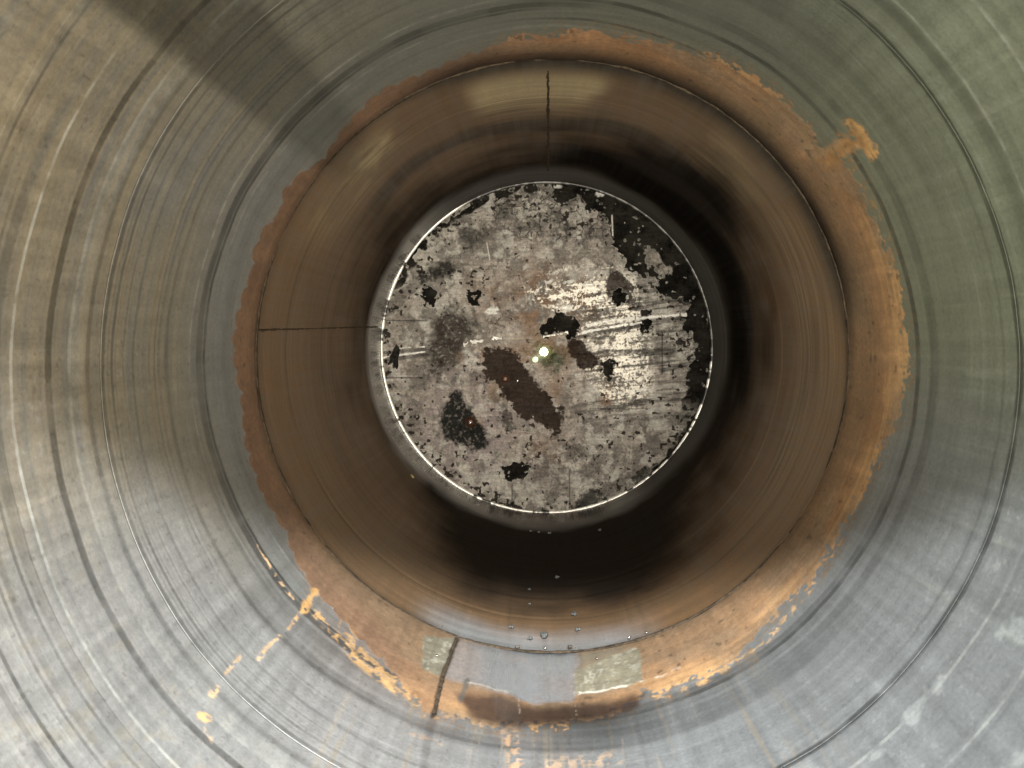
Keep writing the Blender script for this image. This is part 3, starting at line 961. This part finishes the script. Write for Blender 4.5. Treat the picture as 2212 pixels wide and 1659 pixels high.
# the plate's steel thickness: back disc with the same two holes, and the bores
bm = bmesh.new()
def ring_loop(cx, cy, r, n, lift):
    return [bm.verts.new(plate_point(cx + r * math.cos(2 * math.pi * i / n), cy - r * math.sin(2 * math.pi * i / n), lift)) for i in range(n)]
outer = ring_loop(PC[0], PC[1], 366, 96, -.010)
es = [bm.edges.new((outer[i], outer[(i + 1) % 96])) for i in range(96)]
for hx, hy, hr in HOLES:
    lp = ring_loop(hx, hy, hr, 40, -.010)
    es += [bm.edges.new((lp[i], lp[(i + 1) % 40])) for i in range(40)]
bmesh.ops.triangle_fill(bm, edges=es, use_beauty=True, use_dissolve=False)
me = bpy.data.meshes.new('plate_back'); bm.to_mesh(me); bm.free()
link('plate_back', me, M_WELD, plate)
for hx, hy, hr in HOLES:
    bm = bmesh.new()
    n = 40
    prof = [(hr, -.011), (hr, .0005), (hr + .7, .0009), (hr + 1.4, .0009), (hr + 2.0, .0002)]
    loops = [ring_loop(hx, hy, r_, n, l_) for r_, l_ in prof]
    for a, b in zip(loops, loops[1:]):
        for i in range(n):
            bm.faces.new((a[i], a[(i + 1) % n], b[(i + 1) % n], b[i]))
    for f in bm.faces: f.smooth = True
    me = bpy.data.meshes.new('hole_collar'); bm.to_mesh(me); bm.free()
    link('hole_collar', me, speckled('greenish_collar', (.03, .04, .025), (.10, .12, .08), 200, .5) if hr > 8 else bpy.data.materials['greenish_collar'], plate)

def glow(name, col, strength):
    m, nt, bs = new_mat(name)
    g = mapped_noise(nt, (1, 1, 1), 260, 3.0, .6)
    bs.inputs['Base Color'].default_value = (*col, 1)
    bs.inputs['Emission Color'].default_value = (*col, 1)
    nt.links.new(ramp(nt, g, .3, .7, strength * .8, strength * 1.2), bs.inputs['Emission Strength'])
    return m


for (hx, hy, hr), mt, lab in zip(HOLES, (glow('white_glow_spot', (1.0, 1.0, .70), 40.0), glow('pale_glow_spot', (.62, .78, .48), .95)),
                                 ('brightly glowing round spot in the middle of the end plate', 'small dim greenish glowing spot beside the bright one')):
    bm = bmesh.new()  # glowing domes filling the holes, made for the two bright spots
    n = 32
    prof = [(hr * .98, -.004), (hr * .96, .001), (hr * .84, .0060), (hr * .55, .0088), (hr * .2, .0100)]
    loops = [ring_loop(hx, hy, r_, n, l_) for r_, l_ in prof]
    for a, b in zip(loops, loops[1:]):
        for i in range(n):
            bm.faces.new((a[i], a[(i + 1) % n], b[(i + 1) % n], b[i]))
    tip = bm.verts.new(plate_point(hx, hy, .0101))
    for i in range(n): bm.faces.new((loops[-1][i], loops[-1][(i + 1) % n], tip))
    for f in bm.faces: f.smooth = True
    me = bpy.data.meshes.new('glow_spot'); bm.to_mesh(me); bm.free()
    link('glow_spot', me, mt, plate, lab)

# ---- bright bead where plate meets shell
m, nt, bs = new_mat('corner_bead')
at = nd(nt, 'ShaderNodeAttribute', attribute_name='finish')
gn = mapped_noise(nt, (1, 1, 1), 160, 4.0, .7)
nt.links.new(scaled_colour(nt, at.outputs['Color'], ramp(nt, gn, .3, .7, .75, 1.2)), bs.inputs['Base Color'])
bs.inputs['Roughness'].default_value = .4
bs.inputs['Metallic'].default_value = .3
n = 700; seg = 6
ang = np.arange(n) / n * 2 * math.pi
vs = np.zeros((n, seg, 3), np.float32); cs = np.zeros((n, seg, 4), np.float32)
ca, sa = np.cos(ang), np.sin(ang)
nz1 = fbm(ca * 30, sa * 30, 3.0 + 0 * ca, 3, 401); nz2 = fbm(ca * 8, sa * 8, 3.0 + 0 * ca, 3, 402)
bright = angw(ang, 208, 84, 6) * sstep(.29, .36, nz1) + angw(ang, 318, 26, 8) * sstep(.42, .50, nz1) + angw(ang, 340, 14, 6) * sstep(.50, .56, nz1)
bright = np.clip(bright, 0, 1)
dimtop = angw(ang, 60, 62, 10) * sstep(.5, .56, nz1) * .3
wdt = .0064 * (.75 + .5 * nz2) * (.85 + .3 * nz1)
for j in range(seg):
    u = math.pi / 2 * j / (seg - 1)
    rad = R - .0005 - wdt * math.cos(u) * .95
    y = ZP * R - .0022 - wdt * .55 * math.sin(u)
    vs[:, j, 0] = rad * ca; vs[:, j, 1] = y; vs[:, j, 2] = rad * sa
    base = np.array([.022, .020, .017], np.float32)[None] * np.ones((n, 1), np.float32)
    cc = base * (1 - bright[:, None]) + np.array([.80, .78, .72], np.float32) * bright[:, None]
    cc = cc * (1 - dimtop[:, None]) + np.array([.3, .29, .26], np.float32) * dimtop[:, None]
    cs[:, j, :3] = cc; cs[:, j, 3] = .5
ii = np.arange(n)[:, None]; jj = np.arange(seg - 1)[None]
q = np.stack([ii * seg + jj, ((ii + 1) % n) * seg + jj, ((ii + 1) % n) * seg + jj + 1, ii * seg + jj + 1], -1).reshape(-1, 4)
link('corner_weld', np_mesh('corner_weld', vs.reshape(-1, 3), q, cs.reshape(-1, 4)), m, drum, 'bright corner weld around the end plate')

# ---- double bright seam across the plate
M_SEAM = speckled('polished_seam', (.62, .60, .55), (.93, .91, .86), 140, .45, .1, .5, .0015)


def plate_bead(pts, half, hgt, seed, name, label=None, lump=.5):
    ps = []
    P = C(*pts)
    for a, b in zip(P, P[1:]):
        k = max(3, int(math.hypot(b[0] - a[0], b[1] - a[1]) / 2))
        for i in range(k):
            f = i / k
            ps.append(plate_point(a[0] + (b[0] - a[0]) * f, a[1] + (b[1] - a[1]) * f, .0012))
    return bead(name, ps, [Vector((0, -1, 0))] * len(ps), half, hgt, M_SEAM, plate, False, seed, lump, label)


plate_bead([(112, 866), (200, 852), (298, 840)], .0030, .0022, 21, 'plate_seam', 'bright lower seam line at the left of the end plate')
plate_bead([(112, 834), (200, 824), (296, 819)], .0016, .0012, 22, 'plate_seam', None)
plate_bead([(455, 812), (500, 798), (560, 790), (620, 781)], .0058, .0024, 23, 'plate_seam', 'rough bright piece of seam left of the drilled holes', .9)
plate_bead([(790, 776), (850, 768), (900, 760)], .0032, .0022, 24, 'plate_seam', None, .8)
plate_bead([(935, 765), (1000, 750), (1100, 734), (1210, 716)], .0042, .0026, 25, 'plate_seam', 'bright lower seam line right of the drilled holes')
plate_bead([(965, 732), (1060, 712), (1180, 700), (1290, 691), (1400, 683)], .0046, .0026, 26, 'plate_seam', 'bright upper seam line right of the drilled holes')


# ---- studs standing on the plate
def stud(x, y, r, h, mat, label):
    p = C((x, y))[0]
    bm = bmesh.new()
    prof = [(r * 1.7, 0.0), (r * 1.5, h * .35), (r, h * .45), (r * .9, h * .9), (r * .55, h), (0.0, h * 1.02)]
    loops = []
    for rr, l in prof[:-1]:
        loops.append([bm.verts.new(plate_point(p[0], p[1], l) + Vector((rr * math.cos(2 * math.pi * i / 18), 0, rr * math.sin(2 * math.pi * i / 18)))) for i in range(18)])
    tip = bm.verts.new(plate_point(p[0], p[1], prof[-1][1]))
    for a, b in zip(loops, loops[1:]):
        for i in range(18): bm.faces.new((a[i], a[(i + 1) % 18], b[(i + 1) % 18], b[i]))
    for i in range(18): bm.faces.new((loops[-1][i], loops[-1][(i + 1) % 18], tip))
    bmesh.ops.recalc_face_normals(bm, faces=bm.faces)
    for f in bm.faces: f.smooth = True
    me = bpy.data.meshes.new('stud'); bm.to_mesh(me); bm.free()
    return link('stud', me, mat, plate, label)


stud(484, 1137, .0105, .010, M_RUSTSTUD, 'rusty stud in the black patch')
stud(484, 1137, .0045, .0125, M_GLINT, 'shiny stud tip in the black patch')
stud(682, 963, .0030, .006, M_GLINT, 'small shiny stud in the brown patch')
stud(630, 955, .0080, .005, M_RUSTSTUD, 'rusty lump in the brown patch')


# ------------------------------------------------------------------ loose crumbs and flakes
def crumb_mesh(size, seed, flat=.6):
    bm = bmesh.new()
    bmesh.ops.create_icosphere(bm, subdivisions=3, radius=size)
    r_ = np.random.default_rng(seed)
    ph = r_.uniform(0, 6, 6)
    for v in bm.verts:
        d = v.co.normalized()
        k = 1 + .28 * math.sin(3 * d.x + ph[0]) + .22 * math.sin(5 * d.y + ph[1]) + .16 * math.sin(8 * d.z + 4 * d.x + ph[2]) + .08 * math.sin(17 * d.y + ph[3])
        v.co = d * size * k
        v.co.z *= flat
    zmin = min(v.co.z for v in bm.verts)
    for v in bm.verts: v.co.z -= zmin
    for f in bm.faces: f.smooth = True
    me = bpy.data.meshes.new('crumb'); bm.to_mesh(me); bm.free()
    return me


def on_wall(name, x, y, size, mat, label, cat, seed, group=None, flat=.6, stretch=1.0):
    th, z = wall_at(x, y)
    o = link(name, crumb_mesh(size * .66, seed, flat), mat)
    nrm = Vector((-math.cos(th), 0, -math.sin(th)))
    o.rotation_euler = nrm.to_track_quat('Z', 'Y').to_euler()
    o.location = Vector((R * math.cos(th), z * R, R * math.sin(th))) + nrm * .0006
    o.scale = (stretch, 1, 1)
    return tag(o, label, cat, group)


G1 = 'crumbs lying on the floor of the drum'
CR = [(1203, 1250, .0062, 'pale grey crumb farthest in on the open floor, in the dark brown part'),
      (1241, 1329, .0075, 'large pale crumb on the floor, at the right edge of the blue grey patch'),
      (1248, 1364, .0062, 'pale crumb on the floor just in front of the large one on the right'),
      (1105, 1357, .0058, 'elongated pale crumb on the floor, left of the blue grey sheen'),
      (1175, 1378, .0085, 'biggest pale crumb in the middle of the blue grey sheen above the ring weld'),
      (1145, 1383, .0060, 'pale round crumb just left of the biggest one above the ring weld'),
      (1144, 1276, .0045, 'small dull crumb alone in the dark brown floor, left of centre'),
      (1144, 1306, .0042, 'small brownish crumb below the small dull one on the dark floor')]
for i, (x, y, s, lab) in enumerate(CR):
    on_wall('crumb', x, y, s, M_CRUMB, lab, 'crumb', 30 + i, G1, .55, 1.7 if i in (3, 4) else 1.0)
G2 = 'bright metal beads along the ring weld'
for i, (x, y, s, lab) in enumerate([(1177, 1404, .0040, 'bright metal bead stuck on the ring weld near its lowest point'),
                                    (1361, 1381, .0040, 'bright metal bead on the ring weld above the right pale patch'),
                                    (1397, 1369, .0040, 'bright metal bead on the ring weld, rightmost of the row'),
                                    (942, 1419, .0038, 'bright metal bead on the pale square left of the floor seam'),
                                    (1289, 1425, .0034, 'bright metal bead at the top edge of the right pale patch')]):
    on_wall('metal_bead', x, y, s * .75, M_GLINT, lab, 'bead', 60 + i, G2, .9)
G3 = 'dark lumps along the ring weld'
for i, (x, y, s, lab) in enumerate([(1117, 1403, .0052, 'black lump sitting on the ring weld left of its lowest point'),
                                    (1231, 1403, .0050, 'black lump sitting on the ring weld right of its lowest point')]):
    on_wall('slag_lump', x, y, s, M_DARKCRUMB, lab, 'slag lump', 70 + i, G3, .8)
G4 = 'grit below the end plate'
for i, (x, y, s, lab) in enumerate([(1146, 1149, .0060, 'pale grit grain at the left of the row under the end plate'),
                                    (1163, 1152, .0050, 'pale grit grain second from left under the end plate'),
                                    (1187, 1154, .0065, 'pale grit grain in the middle under the end plate'),
                                    (1297, 1148, .0055, 'lone pale grit grain under the right of the end plate')]):
    on_wall('grit_grain', x, y, s, M_CRUMB, lab, 'grit', 80 + i, G4, .7)
on_wall('paint_chip', 890, 1030, .0075, M_YELLOW, 'small yellow paint chip on the dark wall, lower left of the end plate', 'paint chip', 90, None, .25, 1.9)

# black flake hanging on the left end of the bright seam
FL = C((172, 808), (184, 820), (186, 850), (180, 868), (182, 900), (176, 915), (165, 905), (158, 885), (146, 890), (140, 898), (136, 893), (148, 872), (142, 862), (152, 850), (160, 828))
bm = bmesh.new()
cx = sum(p[0] for p in FL) / len(FL); cy = sum(p[1] for p in FL) / len(FL)
lo = [bm.verts.new(plate_point(x, y, .0030 + .002 * math.sin(i * 1.7))) for i, (x, y) in enumerate(FL)]
hi = [bm.verts.new(plate_point(cx + (x - cx) * .93, cy + (y - cy) * .93, .0062 + .0025 * math.sin(i * 1.3 + 1))) for i, (x, y) in enumerate(FL)]
k = len(FL)
cl = bm.verts.new(plate_point(cx, cy, .0030)); ch = bm.verts.new(plate_point(cx, cy, .0085))
for i in range(k):
    j = (i + 1) % k
    bm.faces.new((lo[i], lo[j], hi[j], hi[i])); bm.faces.new((hi[i], hi[j], ch)); bm.faces.new((lo[j], lo[i], cl))
bmesh.ops.recalc_face_normals(bm, faces=bm.faces)
me = bpy.data.meshes.new('scale_flake'); bm.to_mesh(me); bm.free()
tag(link('scale_flake', me, M_BLACKFLAKE), 'black ragged scale flake clinging to the left end of the bright seam', 'scale flake')

# ------------------------------------------------------------------ what the drum lies on, and an unseen bar added to shade the upper left wall (both outside the frame)
a1 = math.radians(134.6)
u = Vector((math.cos(a1), 0, math.sin(a1))); t = Vector((-math.sin(a1), 0, math.cos(a1)))
bar_at = Vector((.06 * R, -.04 * R, -.10 * R))
added_bar = empty('shadow_bar', bar_at + u * .7 * R, 'added unseen bar on a post, shading the upper left of the drum wall', 'added unseen bar')
bm = bmesh.new()
bmesh.ops.create_cube(bm, size=1.0)
for v in bm.verts:
    p = v.co.copy()
    w = .026 + .072 * (p.x + .5)
    v.co = bar_at + u * (.24 + (p.x + .5) * .9) * R + t * (p.y * 2 * w) * R + Vector((0, p.z * .05 * R, 0))
bmesh.ops.bevel(bm, geom=bm.edges[:], offset=.003, segments=2, affect='EDGES')
me = bpy.data.meshes.new('added_bar'); bm.to_mesh(me); bm.free()
link('added_bar', me, M_WELD, added_bar)
top = bar_at + u * 1.12 * R
bm = bmesh.new()
bmesh.ops.create_cube(bm, size=1.0)
for v in bm.verts:
    p = v.co.copy()
    v.co = Vector((top.x + p.x * .05, top.y - .024 + p.y * .02, (top.z + .04) * (p.z + .5) + GZ * (.5 - p.z)))
bmesh.ops.bevel(bm, geom=bm.edges[:], offset=.003, segments=2, affect='EDGES')
me = bpy.data.meshes.new('post'); bm.to_mesh(me); bm.free()
link('post', me, M_WELD, added_bar)  # post added only to carry the unseen bar
